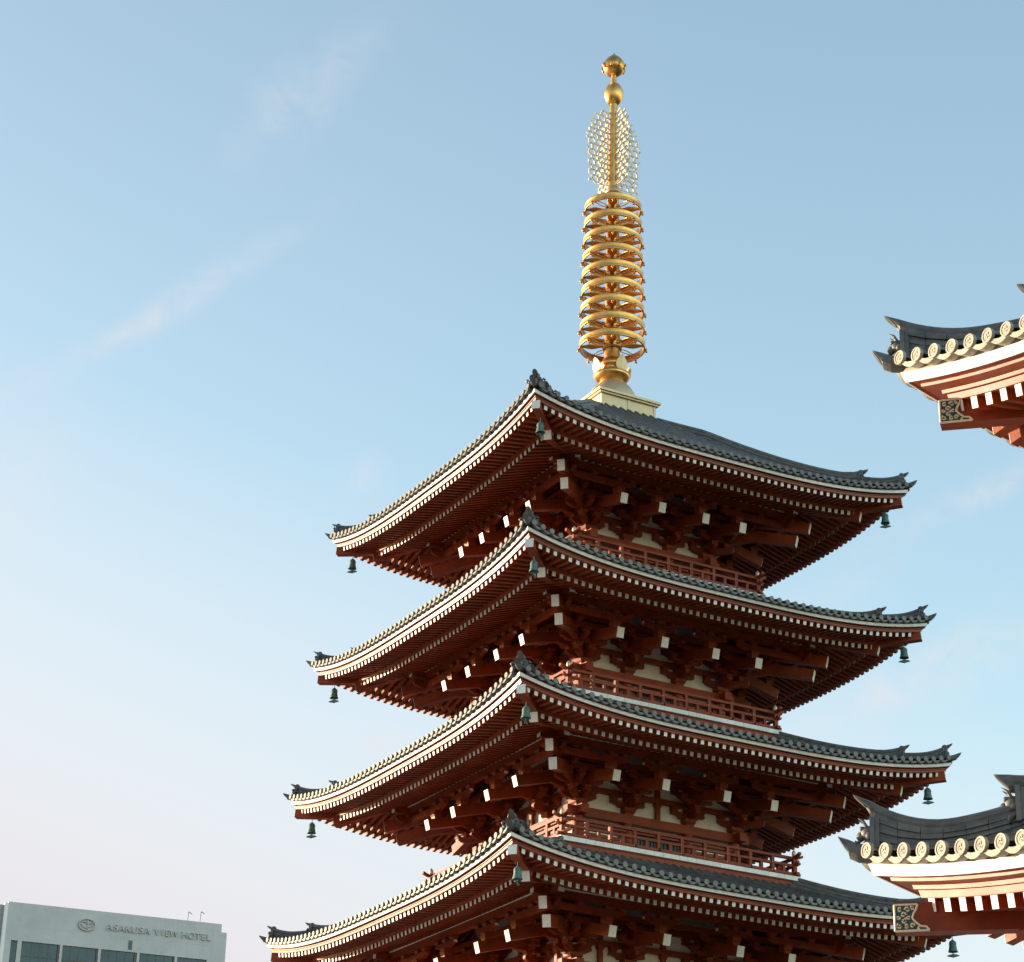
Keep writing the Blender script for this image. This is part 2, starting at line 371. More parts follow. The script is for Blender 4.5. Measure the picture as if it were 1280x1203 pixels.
def wind_bell(pos, label, rz):
    x, y, z = pos
    b = link('wind_bell', None, None, (x, y, z), rz)
    tag(b, label, 'bell', 'wind bells under the eave corners')
    m = MB(); m.tube([(0, 0, 0), (0, 0, -.16)], .012, 6); m.lathe([(.028, -.14), (.045, -.15), (.045, -.17), (.028, -.18)], 10); obj('hanging_rod', m, [PAT], b)
    m = MB()
    pr = [(.03, -.17), (.07, -.178), (.098, -.2), (.108, -.235), (.112, -.32), (.118, -.40), (.135, -.47), (.155, -.52), (.14, -.52), (.118, -.45), (.10, -.36), (.09, -.22)]
    m.lathe(pr, 16)
    for zz in (-.27, -.40): m.lathe([(.112, zz - .012), (.124, zz), (.112, zz + .012)], 16)
    obj('bell_body', m, [PAT], b)
    m = MB(); m.tube([(0, 0, -.3), (0, 0, -.62)], .01, 5)
    poly = [(-.20, -.64), (-.12, -.60), (-.05, -.59), (0, -.56), (.05, -.59), (.12, -.60), (.20, -.64), (.13, -.665), (.05, -.68), (0, -.70), (-.05, -.68), (-.13, -.665)]
    m.prism(poly, lambda x, y, t: (x, t, y), -.012, .012)
    obj('wind_plate', m, [PAT], b)
    return b

# ---- bracket sets, drawn with the wall face at y = 0, outward = -y, z from ZM
def arm_poly(h0, z0, z1):      # bow-shaped arm, curved under its ends
    L = h0; H = z1 - z0
    p = [(-L, z1), (-L, z1 - H * .45)]
    for k in range(1, 6): a = pi / 2 * k / 5; p.append((-L + L * .48 * sin(a), z1 - H * .45 - H * .55 * (1 - cos(a))))
    p += [(-x, z) for x, z in p[::-1]]
    return p
def arm_u(mb, s0, o, h0, z0, z1, w=.15, mat=0, ends=None):
    mb.prism(arm_poly(h0, z0, z1), lambda x, y, t: (s0 + x, -o + t, y), -w / 2, w / 2, mat)
    if ends is not None:
        for sx in (-1, 1): mb.box(s0 + sx * h0 - .004, s0 + sx * h0 + .004, -o - w / 2 + .01, -o + w / 2 - .01, z1 - (z1 - z0) * .45, z1 - .01, ends)
def arm_o(mb, s, o0, o1, z0, z1, w=.15, mat=0, dirv=None):
    H = z1 - z0; p = [(o0, z1), (o0, z0), (o1 - .3, z0)]
    for k in range(1, 6): a = pi / 2 * k / 5; p.append((o1 - .3 + .3 * sin(a), z0 + H * .55 * (1 - cos(a))))
    p.append((o1, z1))
    if dirv is None: fr = lambda x, y, t: (s + t, -x, y)
    else:
        d = Vector(dirv); q = d.cross(Vector((0, 0, 1))); fr = lambda x, y, t: tuple(d * x + q * t + Vector((0, 0, y)))
    mb.prism(p, fr, -w / 2, w / 2, mat)
def block(mb, x, y, z0, z1, h=.12, mat=0):
    zm = z0 + (z1 - z0) * .5; secs = []
    for z, r in ((z0, h * .72), (z0 + (z1 - z0) * .25, h * .8), (zm, h), (z1, h)):
        secs.append([(x - r, y - r, z), (x + r, y - r, z), (x + r, y + r, z), (x - r, y + r, z)])
    mb.strip(secs, mat)
def tail(mb, dirv, oend, zend, oin, slope, w=.25, h=.33, white=1):
    d = Vector(dirv)
    a = d * oin + Vector((0, 0, zend + slope * (oend - oin))); b = d * oend + Vector((0, 0, zend))
    mb.beam(a, b, w, h, 0)
    dd = (b - a).normalized()
    mb.beam(b + dd * .003, b + dd * .012, w * 1.02, h * 1.02, white)
def bracket_mesh():
    mb = MB()
    block(mb, 0, 0, -1.32, -1.08, .2)
    arm_u(mb, 0, 0.0, .62, -1.08, -.88); arm_o(mb, 0, .08, .62, -1.083, -.883)
    for s in (-.5, 0, .5): block(mb, s, 0.0, -.88, -.74)
    block(mb, 0, -.5, -.88, -.74)
    arm_u(mb, 0, .5, .58, -.74, -.56); arm_o(mb, 0, .08, 1.12, -.743, -.563)
    arm_u(mb, 0, 0.0, .60, -.42, -.22)
    block(mb, 0, 0, -.56, -.42, .11)
    for s in (-.48, .48): block(mb, s, -.5, -.56, -.42); block(mb, s, 0, -.22, -.10)
    block(mb, 0, -1.0, -.56, -.42, .13)
    arm_u(mb, 0, 1.0, .56, -.42, -.25)
    for s in (-.46, .46): block(mb, s, -1.0, -.25, -.13)
    block(mb, 0, -1.95, -.64, -.37, .15)
    arm_u(mb, 0, 1.95, .62, -.37, -.17, ends=1)
    for s in (-.5, 0, .5): block(mb, s, -1.95, -.17, -.03)
    t = MB(); tail(t, (0, -1, 0), 2.27, -.87, -.1, .27)
    return mb, t
def corner_mesh():             # corner at x=-, y=- ; outward along -x, -y and the diagonal
    mb = MB(); t = MB(); D = (-1, -1, 0); s2 = sqrt(.5)
    block(mb, 0, 0, -1.32, -1.08, .22)
    for sw in (0, 1):
        X = lambda x, y, z: (x, y, z) if not sw else (y, x, z)
        dz = .002 * sw
        # straight arms running through the corner
        mb.prism([(.62, -.88 + dz), (.62, -.97), (.45, -1.05), (.3, -1.08 + dz), (-.35, -1.08 + dz), (-.55, -1.02), (-.66, -.95), (-.66, -.88 + dz)], lambda x, y, q: X(x, q, y), -.075, .075)
        mb.prism([(.1, -.56 + dz), (.1, -.74 + dz), (-.85, -.74 + dz), (-1.05, -.68), (-1.16, -.62), (-1.16, -.56 + dz)], lambda x, y, q: X(x, q, y), -.075, .075)
        mb.prism([(.62, -.22 + dz), (.62, -.30), (.3, -.42 + dz), (-.8, -.42 + dz), (-.8, -.22 + dz)], lambda x, y, q: X(x, q, y), -.075, .075)
        for s in (.5, -.5, -1.0): block(mb, *X(s, 0, 0)[:2], *((-.88, -.74) if abs(s) < .6 else (-.56, -.42)))
        # arms at the half step and full step
        mb.prism([(.55, -.56 + dz), (.55, -.64), (.3, -.74 + dz), (-.9, -.74 + dz), (-1.15, -.64), (-1.15, -.56 + dz)], lambda x, y, q: X(x, -.5 + q, y), -.075, .075)
        mb.prism([(.55, -.25 + dz), (.55, -.33), (.3, -.42 + dz), (-1.4, -.42 + dz), (-1.62, -.33), (-1.62, -.25 + dz)], lambda x, y, q: X(x, -1.0 + q, y), -.075, .075)
        for s in (.46, -1.0): block(mb, *X(s, -.5, 0)[:2], -.56, -.42)
        for s in (.46, -1.5): block(mb, *X(s, -1.0, 0)[:2], -.25, -.13)
        tail(t, X(0, -1, 0), 2.27, -.87 + dz, -.1, .27)
        block(mb, *X(0, -1.95, 0)[:2], -.64, -.37, .15)
        mb.prism([(.62, -.17 + dz), (.62, -.25), (.35, -.37 + dz), (-2.2, -.37 + dz), (-2.45, -.26), (-2.45, -.17 + dz)], lambda x, y, q: X(x, -1.95 + q, y), -.075, .075)
        for s in (.5, 0, -.95): block(mb, *X(s, -1.95, 0)[:2], -.17, -.03)
    arm_o(mb, 0, .1, 1.0, -1.09, -.89, .17, dirv=DIAG); arm_o(mb, 0, .1, 1.75, -.75, -.55, .17, dirv=DIAG)
    block(mb, -.5, -.5, -.88, -.74, .13); block(mb, -1, -1, -.56, -.42, .14)
    tail(t, DIAG, 2.22 * sqrt(2), -.86, -.1, .22, .25, .36)
    tail(t, DIAG, 2.54 * sqrt(2), -.42, 0, .22, .24, .36)
    block(mb, -1.95, -1.95, -.22, -.03, .17)
    return mb, t
bm_, tm_ = bracket_mesh(); BR = bm_.mesh('bracket_set', [RED, WHT]); BT = tm_.mesh('tail_rafter', [RED, WHT])
cm_, ct_ = corner_mesh(); CR = cm_.mesh('corner_bracket_set', [RED, WHT]); CT = ct_.mesh('tail_rafter', [RED, WHT])

def build_roof(k):
    a, z0 = HALF[k], ZM[k]
    rise = lambda u, o: LIFT * min(1.15, abs(u) / a) ** 3.2 * max(0, 1 - o / 4.2)
    if k == 5: vt = 1.1; H = 4.12; prof = lambda t: H * (.76 * t + .24 * t * t)
    else: vt = BAL[k + 1] - .2; H = 1.66; prof = lambda t: H * (.72 * t + .28 * t * t)
    e = Eave(a, a, rise, vt, prof, .17)
    # the roof itself: board soffit carried by the rafters
    m = MB(); e.sheet(m, .2, 1.25, -.17, .18); e.sheet(m, 1.16, 5.4, -.225 + .004, .32)
    for r in R90: 
        n0 = len(m.v)
    roof = obj('roof', m, [RED], pagoda, (0, 0, z0)); 
    for r in R90:
        c = link('soffit', roof.data, roof, (0, 0, 0), r)
    # tiles
    o = obj('tile_slope', e.slope_mesh(.307, .076, .085), [TIL, DSC], roof); copies(o, R90)
    # boards
    m = MB(); e.board(m, 0, .05, -.045, .045, 0, .25); o = obj('eave_board', m, [WHT], roof); copies(o, R90)
    m = MB(); e.board(m, .10, .3, .03, .145, 0, .1); o = obj('tile_bed', m, [DRK], roof); copies(o, R90)  # bed coloured dark, so the gap below the tiles has its shade painted in
    m = MB(); e.board(m, .053, .3, -.040, .028, 1, .0); e.board(m, .17, .3, -.088, -.043, 1, .0); e.board(m, .10, .3, -.106, -.086, 0, .25); e.board(m, .13, .32, -.172, -.112, 0, .25); o = obj('fascia_board', m, [FASC, RED], roof); copies(o, R90)
    m = MB(); e.board(m, 1.10, 1.3, -.223, -.10, 0, .2); o = obj('middle_eave_board', m, [RED], roof); copies(o, R90)
    # rafters
    sp = .262; N = int(a / sp)
    fl, ba = (.22, 1.3, .112, .125, -.173, .18), (1.2, 5.3, .118, .135, -.225, .32)
    for f in range(4):
        for i in range(-N, N + 1):
            u = (i + .5) * sp
            for tier, (oe, oi, w, h, zt_, s_) in enumerate((fl, ba)):
                lone = k >= 2 and tier == 0 and ((f == 0 and -a + .35 < u < -a + .35 + 12 * sp) or (f == 3 and a - .35 - 12 * sp < u < a - .35))
                mb = MB()
                if not e.rafter(mb, u, oe, oi, w, h, zt_, s_): continue
                if lone: obj('flying_rafter', mb, [RED, WHT], roof, (0, 0, 0), f * pi / 2)
                else:
                    ang = f * pi / 2
                    stuff_rafters.v_off = len(stuff_rafters.v); b = len(stuff_rafters.v)
                    stuff_rafters.v += [tuple(q) for q in [(lambda t: (t[0], t[1], t[2] + z0))(rot(v, ang)) for v in mb.v]]
                    stuff_rafters.f += [tuple(i_ + b for i_ in ff) for ff in mb.f]; stuff_rafters.m += mb.m; stuff_rafters.sm += mb.sm
    # purlin carried by the outer bracket step, with white filler between the rafters
    w = WALL[k]; pv = w + 1.95
    m = MB(); L = pv + .62
    m.box(-L, L, -pv - .1, -pv + .1, -.03, .19); 
    for sx in (-1, 1): m.box(sx * (L + .003), sx * (L + .01), -pv - .098, -pv + .098, -.028, .188, 1)
    m.box(-pv, pv, -pv - .125, -pv - .104, .19, .285, 1)
    o = obj('eave_purlin', m, [RED, WHT], roof); 
    m2 = MB(); m2.v = [(x, y, z + (.004 if True else 0)) for x, y, z in m.v]; m2.f, m2.m, m2.sm = m.f, m.m, m.sm
    for i, r in enumerate(R90):
        c = link('eave_purlin', o.data, roof, (0, 0, .004 if i % 2 == 0 else 0), r)
    # ceiling between wall and purlin
    m = MB(); 
    for oo, zz in ((1.0, -.13), (.5, .0)): m.box(-w - oo - .5, w + oo + .5, -w - oo - .08, -w - oo + .08, zz, zz + .16)
    o = obj('bracket_beam', m, [RED], roof); 
    for i, r in enumerate(R90): link('bracket_beam', o.data, roof, (0, 0, .003 if i % 2 == 0 else 0), r)
    # hip rafters, ridges, ridge-end tiles
    hip, hr, bh = MB(), MB(), MB()
    A = a * sqrt(2)
    P = lambda d, z: tuple(DIAG * (d * sqrt(2)) + Vector((0, 0, z)))
    hip.beam(P(a - 1.75, .06), P(a - .16, .24), .26, .28); hip.beam(P(a - .158, .2405), P(a - .15, .2415), .262, .282, 1)
    o = obj('hip_rafter', hip, [RED, WHT], roof); copies(o, R90)
    bh.beam(P(w + .2, 1.1), P(a - 1.15, -.12), .25, .36); bh.beam(P(a - 1.147, -.1206), P(a - 1.14, -.123), .255, .365, 1)
    o = obj('base_hip_rafter', bh, [RED, WHT], roof); copies(o, R90)
    zh = lambda d: e.zt(d, d)
    dt = max(vt, 1.15)
    # upper hip ridge and lower (secondary) ridge, both turned up at the end
    def rpath(d0, d1, n, kick): return [P(d0 + (d1 - d0) * i / n, zh(d0 + (d1 - d0) * i / n) + kick * (i / n) ** 5) for i in range(n + 1)]
    def line(d0, d1, n, up_, kick, p=2.2, k0=.75): 
        r_ = []
        for i in range(n + 1):
            d = d0 + (d1 - d0) * i / n
            sink = .30 * max(0, 1 - (d - dt) / 1.2) if k == 5 else 0
            r_.append(P(d, zh(d) + up_ - sink + kick * max(0, 1 - (d1 - d) / k0) ** p))
        return r_
    def hts(d0, d1, n, h, kick, dend, p=2.2, k0=.75): return [h + kick * max(0, 1 - (dend - (d0 + (d1 - d0) * i / n)) / k0) ** p for i in range(n + 1)]
    d2, d1 = a - .98, a - .02
    ridge(hr, line(dt, d2 - .14, 16, -.02, 0), .26, hts(dt, d2 - .14, 16, .22, .22, d2), 4, DS)
    cap_tile(hr, line(dt, d2, 18, .26, .22), .085, DS, DIAG, 1.0)
    o = obj('hip_ridge', hr, [TIL], roof); copies(o, R90)
    h2 = MB(); ridge(h2, line(d2 - .1, d1 - .14, 8, -.02, 0), .24, hts(d2 - .1, d1 - .14, 8, .17, .22, d1), 3, DS)
    cap_tile(h2, line(d2 - .15, d1, 12, .21, .22), .085, DS, DIAG, 1.0)
    cap_tile(h2, [P(a - .3, zh(a - .3) + .03), P(a + .02, zh(a) + .02), P(a + .1, zh(a) + .05), P(a + .17, zh(a) + .10)], .095, DS, DIAG, .8)
    o = obj('lower_hip_ridge', h2, [TIL], roof); copies(o, R90)
    o = oni_end(roof, P(d1 - .12, zh(d1 - .12) + .02), DIAG, .95); copies(o, R90)
    o = oni_end(roof, P(d2 - .12, zh(d2 - .12) + .03), DIAG, 1.0); copies(o, R90)
    return roof

def build_storey(k):
    w, z0, wc = WALL[k], ZM[k], WC[k]
    zf = (ZM[k - 1] + 2.1) if k > 1 else 5.6
    ztop = z0 + 1.1
    m = MB(); i = w - .10
    m.box(-i, i, -i, i, zf - .3, ztop, 0)                    # plaster body
    st = obj('storey', m, [PLA], pagoda)
    # columns
    for f in range(4):
        for u in (-w, -wc, wc):
            c = MB(); c.lathe([(.17, zf), (.175, zf + .3), (.165, z0 - 1.6)], 16, 0)
            x, y, _ = rot((u, -w, 0), f * pi / 2)
            obj('column', c, [RED], st, (x, y, 0))
    # head beam, wall beams
    m = MB(); L = w + .48
    m.box(-L, L, -w - .16, -w + .1, z0 - 1.60, z0 - 1.32)
    m.box(-w - .2, w + .2, -w - .075, -w + .06, z0 - .74, z0 - .575)
    m.box(-w - .2, w + .2, -w - .075, -w + .06, z0 - .10, z0 + .08)
    m.box(-w, w, -w - .11, -w + .06, z0 - 1.88, z0 - 1.72)
    m.box(-w, w, -w - .13, -w + .06, zf, zf + .16)
    o = obj('wall_beam', m, [RED], st)
    for j, r in enumerate(R90): link('wall_beam', o.data, st, (0, 0, .003 if j % 2 == 0 else 0), r)
    # bays: lattice window in the middle, plaster panels with frames at the sides
    m = MB(); m.box(-wc + .2, wc - .2, -w - .0, -w + .08, zf + .16, z0 - 1.88, 1)
    nb = 14
    for j in range(nb + 1):
        x = -wc + .26 + (2 * wc - .52) * j / nb; m.box(x - .02, x + .02, -w - .04, -w + .0, zf + .2, z0 - 1.9, 1)
    for x0, x1 in ((-wc + .16, -wc + .26), (wc - .26, wc - .16), (-.05, .05)): m.box(x0, x1, -w - .06, -w + .05, zf + .16, z0 - 1.88, 0)
    o = obj('lattice_window', m, [RED, DGR], st); copies(o, R90)
    for sx in (-1, 1):
        m = MB(); xa, xb = sorted((sx * (wc + .17), sx * (w - .17)))
        for x in (xa + .06, xb - .06): m.box(x - .06, x + .06, -w - .05, -w + .05, zf + .16, z0 - 1.88)
        m.box(xa + .12, xb - .12, -w - .045, -w + .05, zf + .62, zf + .72)
        o = obj('panel_frame', m, [RED], st); copies(o, R90)
    # struts between the bracket sets of the wider storeys
    if k <= 3:
        bays = [0] if k == 3 else [0, (w + wc) / 2, -(w + wc) / 2]
        for u in bays:
            m = MB(); m.box(u - .075, u + .075, -w - .06, -w + .05, z0 - 1.32, z0 - .88); block(m, u, -w, z0 - .88, z0 - .742, .11)
            m.box(u - .075, u + .075, -w - .06, -w + .05, z0 - .575, z0 - .22); block(m, u, -w, z0 - .22, z0 - .102, .11)
            o = obj('bracket_strut', m, [RED], st); copies(o, R90)
    # brackets
    for f in range(4):
        ang = f * pi / 2
        for u in (-wc, wc):
            x, y, _ = rot((u, -w, 0), ang)
            b = link('bracket_set', BR, pagoda, (x, y, z0), ang); link('tail_rafter', BT, b)
        x, y, _ = rot((-w, -w, 0), ang)
        b = link('corner_bracket_set', CR, pagoda, (x, y, z0), ang); link('tail_rafter', CT, b)
    return st

POST = MB(); POST.box(-.055, .055, -.06, .06, 0, .60)
for zz in (.37, .10): POST.ball((-.035, -.066, zz), .024, (1, .6, 1), 1, 8)
POSTM = POST.mesh('railing_post', [RED, GLP])
CPOST = MB(); CPOST.box(-.065, .065, -.065, .065, 0, .68); CPOST.lathe([(.03, .68), (.06, .70), (.075, .76), (.06, .83), (.02, .88), (.001, .90)], 12, 1)
CPOSTM = CPOST.mesh('corner_post', [RED, FIL])
def build_balcony(k):
    b = BAL[k]; zf = ZM[k - 1] + 2.1
    m = MB(); i = b - .1
    m.box(-i, i, -i, i, zf - .75, zf - .13, 0); m.box(-b + .12, b - .12, -b + .12, b - .12, zf - .13, zf + .01, 0)
    bal = obj('balcony', m, [RED], pagoda, (0, 0, 0))
    m = MB(); n = int(2 * b / .3)
    for j in range(n):
        x0 = -b + 2 * b * j / n; m.box(x0 + .004, x0 + 2 * b / n - .004, -b, -b + .3, zf - .125, zf + .015)
    o = obj('floor_edge', m, [WHT], bal)
    for j, r in enumerate(R90): link('floor_edge', o.data, bal, (0, 0, .003 if j % 2 == 0 else 0), r)
    pb = b - .14; n = max(6, round(2 * pb / .87))
    for f in range(4):
        for j in range(n):
            x, y, _ = rot((-pb + 2 * pb * j / n, -pb, 0), f * pi / 2)
            link('corner_post' if j == 0 else 'railing_post', CPOSTM if j == 0 else POSTM, bal, (x, y, zf + .015), f * pi / 2)
    for zz, hw, hh, ext in ((.06, .06, .09, .2), (.34, .05, .08, .22), (.58, .055, .085, .32)):
        m = MB(); L = pb + ext
        secs = []
        for j in range(13):
            s = -1 + 2 * j / 12; x = L * s
            up_ = .10 * max(0, (abs(x) - pb) / ext) ** 1.5 * (1 if zz > .1 else 0)
            secs.append([(x, -pb - hw, zf + zz + up_), (x, -pb + hw, zf + zz + up_), (x, -pb + hw, zf + zz + hh + up_), (x, -pb - hw, zf + zz + hh + up_)])
        xs = sorted(set([-L, -pb - ext * .5, -pb, 0, pb, pb + ext * .5, L])); secs = []
        for x in xs:
            up_ = .10 * max(0, (abs(x) - pb) / ext) ** 1.5 * (1 if zz > .1 else 0)
            secs.append([(x, -pb - hw, zf + zz + up_), (x, -pb + hw, zf + zz + up_), (x, -pb + hw, zf + zz + hh + up_), (x, -pb - hw, zf + zz + hh + up_)])
        m.strip(secs)
        o = obj('rail', m, [RED], bal)
        for j, r in enumerate(R90): link('rail', o.data, bal, (0, 0, .004 if j % 2 == 0 else 0), r)
    # short struts between floor rail and middle rail
    m = MB(); m.box(-.05, .05, -.05, .05, .13, .35); SM = m.mesh('railing_strut', [RED])
    for f in range(4):
        for j in range(n):
            x, y, _ = rot((-pb + 2 * pb * (j + .5) / n, -pb, 0), f * pi / 2); link('railing_strut', SM, bal, (x, y, zf), f * pi / 2)

roofs = {}
for k in (5, 4, 3, 2, 1):
    roofs[k] = build_roof(k); build_storey(k)
    if k > 1: build_balcony(k)
obj('eave_rafter', stuff_rafters, [RED, WHT], pagoda, kind='stuff')
# plinth hall under the pagoda
m = MB(); m.box(-9.5, 9.5, -9.5, 9.5, 0, 5.0); m.box(-9.9, 9.9, -9.9, 9.9, 5.0, 5.3); m.box(-9.0, 9.0, -9.0, 9.0, 5.3, 5.6)
obj('plinth', m, [CON2], pagoda)

# ---- spire
sp_ = MB(); sp_.tube([(0, 0, 39.2), (0, 0, 40.5), (0, 0, 46.9), (0, 0, 47.6), (0, 0, 50.5), (0, 0, 52.5)], [.33, .285, .22, .20, .15, .09], 20)
spire = obj('spire', sp_, [GLD], pagoda)
m = MB()
m.box(-1.12, 1.12, -1.12, 1.12, 37.55, 38.26); m.box(-1.17, 1.17, -1.17, 1.17, 37.5, 37.66)
m.box(-1.2, 1.2, -1.2, 1.2, 38.26, 38.33); m.box(-1.26, 1.26, -1.26, 1.26, 38.33, 38.42)
for f in range(4):
    for u in (0, 1.07, -1.07):
        c = [rot((x, y, z), f * pi / 2) for x, y, z in ((u - .045, -1.135, 37.66), (u + .045, -1.135, 37.66), (u + .045, -1.135, 38.26), (u - .045, -1.135, 38.26), (u - .045, -1.1, 37.66), (u + .045, -1.1, 37.66), (u + .045, -1.1, 38.26), (u - .045, -1.1, 38.26))]
        if f % 2 == 0 or u == 0: m.hexa(c)
obj('dew_basin', m, [GLP], spire)
m = MB(); m.lathe([(.9, 38.42), (.9, 38.5), (.88, 38.66), (.82, 38.88), (.7, 39.1), (.55, 39.26), (.45, 39.32), (.44, 39.38)], 32); obj('inverted_bowl', m, [GLP], spire)
m = MB(); m.lathe([(.40, 39.36), (.52, 39.42), (.62, 39.55), (.68, 39.66), (.60, 39.68), (.50, 39.64), (.46, 39.72), (.40, 39.74), (.40, 39.95), (.45, 40.0), (.45, 40.14), (.38, 40.2), (.33, 40.3)], 32)
obj('lotus_bowl', m, [GLD], spire)
for q in range(4):       # upright leaves round the bowl
    a = q * pi / 2; pet = MB()
    sec = []
    for t in range(7):
        tt = t / 6; wd = .22 * sin(pi * (.12 + .86 * tt)) + .01; rr = .62 + .12 * tt - .1 * tt * tt + .08 * tt ** 3; z = 39.6 + .62 * tt
        sec.append([rot((x, -rr + dd, z), a) for x, dd in ((-wd, 0), (0, -.02), (wd, 0), (wd, .03), (0, .02), (-wd, .03))])
    pet.strip(sec)
    obj('lotus_petal', pet, [GLP], spire)
for i in range(9):
    z = 40.85 + .706 * i; r = 1.17 - .0175 * i; h = .135; pr = .30 - .009 * i
    m = MB(); m.lathe([(r - .045, z - h), (r, z - h), (r + .018, z - h + .025), (r + .004, z - h + .05), (r + .004, z + h - .05), (r + .018, z + h - .025), (r, z + h), (r - .045, z + h), (r - .045, z - h)], 56)
    ring = obj('ring', m, [GLD], spire)
    m = MB(); m.lathe([(pr, z - .15), (pr + .04, z - .14), (pr + .05, z - .05), (pr + .03, z), (pr + .05, z + .05), (pr + .04, z + .12), (pr, z + .13)], 24)
    for q in range(8):
        a = 2 * pi * q / 8; m.ball((cos(a) * (pr + .05), sin(a) * (pr + .05), z + .0), .05, n=8)
    obj('hub', m, [GLD], ring)
    for q in range(8):
        a = 2 * pi * q / 8 + .2
        m = MB()
        F = lambda rad, off, zz: rot((rad, off, zz), a)
        secs = []
        for t in range(9):
            tt = t / 8; rad = pr + .02 + (r - .05 - pr) * tt; wd = .05 + .13 * sin(pi * tt) ** 2
            secs.append([F(rad, -wd, z - .015), F(rad, wd, z - .015), F(rad, wd, z + .015), F(rad, -wd, z + .015)])
        if q % 2: m.strip(secs)
        else:
            m.tube([F(pr, 0, z), F(pr + (r - pr) * .35, .10, z), F(pr + (r - pr) * .7, .05, z), F(r - .04, .16, z)], .02, 5)
            m.tube([F(pr, 0, z), F(pr + (r - pr) * .35, -.10, z), F(pr + (r - pr) * .7, -.05, z), F(r - .04, -.16, z)], .02, 5)
        obj('spoke', m, [GLD], ring)
    for q in range(8):
        m = MB(); a = 2 * pi * (q + .3) / 8; x, y = cos(a) * (r + .04), sin(a) * (r + .04)
        m.lathe([(.012, z - h + .06), (.03, z - h + .03), (.04, z - h - .05), (.055, z - h - .09), (.02, z - h - .09), (.018, z - h - .13), (.001, z - h - .15)], 8, 0, (x, y, 0))
        obj('ring_bell', m, [GLD], ring)
# flame-shaped openwork, four fins
rnd = random.Random(5)
def inside(x, z):
    if not (.16 < x): return False
    t = (z - 47.45) / 3.15
    if t < 0 or t > 1: return False
    R = 1.15 * (1 - .10 * (1 - t) ** 2) * (1 - max(0, (t - .58) / .42) ** 2.2 * .58)
    return x < R
cell = .150; fl = MB(); nodes = {}
def node(i, j, p):
    key = (i, j, p)
    if key not in nodes:
        x = cell * sqrt(3) * (i + .5 * (j % 2)); z = 47.3 + cell * 1.5 * j + (cell if p else 0) - cell / 2
        nodes[key] = (x + rnd.uniform(-.03, .03), z + rnd.uniform(-.035, .035) + x * .05)
    return nodes[key]
def seg(a, b):
    mx_, mz_ = (a[0] + b[0]) / 2, (a[1] + b[1]) / 2
    if inside(mx_, mz_):
        bow = .02
        c = (mx_ + rnd.uniform(-bow, bow), mz_ + rnd.uniform(-bow, bow))
        ya, yb = .014 * rnd.uniform(-1, 1), .014 * rnd.uniform(-1, 1)
        d_ = Vector((b[0] - a[0], 0, b[1] - a[1])).normalized() * .012
        for p_, q_ in ((a, c), (c, b)): fl.beam(Vector((p_[0], 0, p_[1])) - d_, Vector((q_[0], 0, q_[1])) + d_, .04 + abs(ya) * .4, .062 + abs(yb), 0, side=(0, 1, 0))
for j in range(0, 20):
    for i in range(-1, 8):
        seg(node(i, j, 0), node(i, j, 1))
        if j % 2: seg(node(i, j, 1), node(i, j + 1, 0)); seg(node(i, j, 1), node(i + 1, j + 1, 0))
        else: seg(node(i, j, 1), node(i, j + 1, 0)); seg(node(i, j, 1), node(i - 1, j + 1, 0))
fl.tube([(.14, 0, 47.45), (.5, 0, 47.42), (.95, 0, 47.5)], .02, 5); fl.tube([(.16, 0, 47.45), (.15, 0, 50.4)], .025, 5)
SIL = material('silvered_bronze', (.72, .61, .46), .6, metal=.25, var=.12, scale=5)
FM = fl.mesh('flame_fin', [SIL])
for q in range(4): link('flame_fin', FM, spire, (0, 0, 0), q * pi / 2)
m = MB(); m.lathe([(.2, 47.1), (.3, 47.12), (.32, 47.2), (.24, 47.32), (.2, 47.45)], 24); obj('fin_collar', m, [GLP], spire)
m = MB(); m.lathe([(.12, 51.02), (.2, 51.06), (.29, 51.18), (.35, 51.38), (.36, 51.52), (.32, 51.7), (.24, 51.86), (.12, 51.95), (.09, 51.97)], 28); obj('dragon_orb', m, [GLD], spire)
m = MB(); m.lathe([(.09, 52.3), (.2, 52.34), (.33, 52.46), (.41, 52.62), (.42, 52.72), (.36, 52.92), (.24, 53.08), (.1, 53.2), (.02, 53.3), (.001, 53.36)], 28); 
for q in range(8):
    a = 2 * pi * q / 8; m.tube([(cos(a) * .40, sin(a) * .40, 52.55), (cos(a) * .46, sin(a) * .46, 52.68), (cos(a) * .43, sin(a) * .43, 52.82)], [.05, .045, .01], 6)
obj('sacred_jewel', m, [GLD], spire)

# ---- wind bells
def pag(x, y, z): p = rot((x, y, z), TH); return (p[0] + PC[0], p[1] + PC[1], z)
names = {5: 'top', 4: 'second', 3: 'third', 2: 'fourth'}
side = {(-1, -1): 'near', (1, -1): 'right', (-1, 1): 'left'}
LB = {(5, 'left'): 'teal wind bell hanging against sky under the left tip of the highest roof',
      (5, 'near'): 'pale green wind bell at the near corner of the highest roof',
      (5, 'right'): 'teal wind bell hanging under the right tip of the highest roof',
      (4, 'left'): 'teal wind bell under the left tip of the second roof from the top',
      (4, 'near'): 'pale green wind bell at the near corner of the second roof from the top',
      (4, 'right'): 'teal wind bell under the right tip of the second roof from the top',
      (3, 'left'): 'teal wind bell under the left tip of the third roof, lowest bell on the left',
      (3, 'near'): 'pale green wind bell at the near corner of the third roof from the top',
      (3, 'right'): 'teal wind bell right tip of third roof, just above the gate ridge end',
      (2, 'near'): 'pale green wind bell at the near corner of the lowest pagoda roof in view',
      (2, 'right'): 'teal wind bell hanging below the carved beam end of the lower gate roof'}
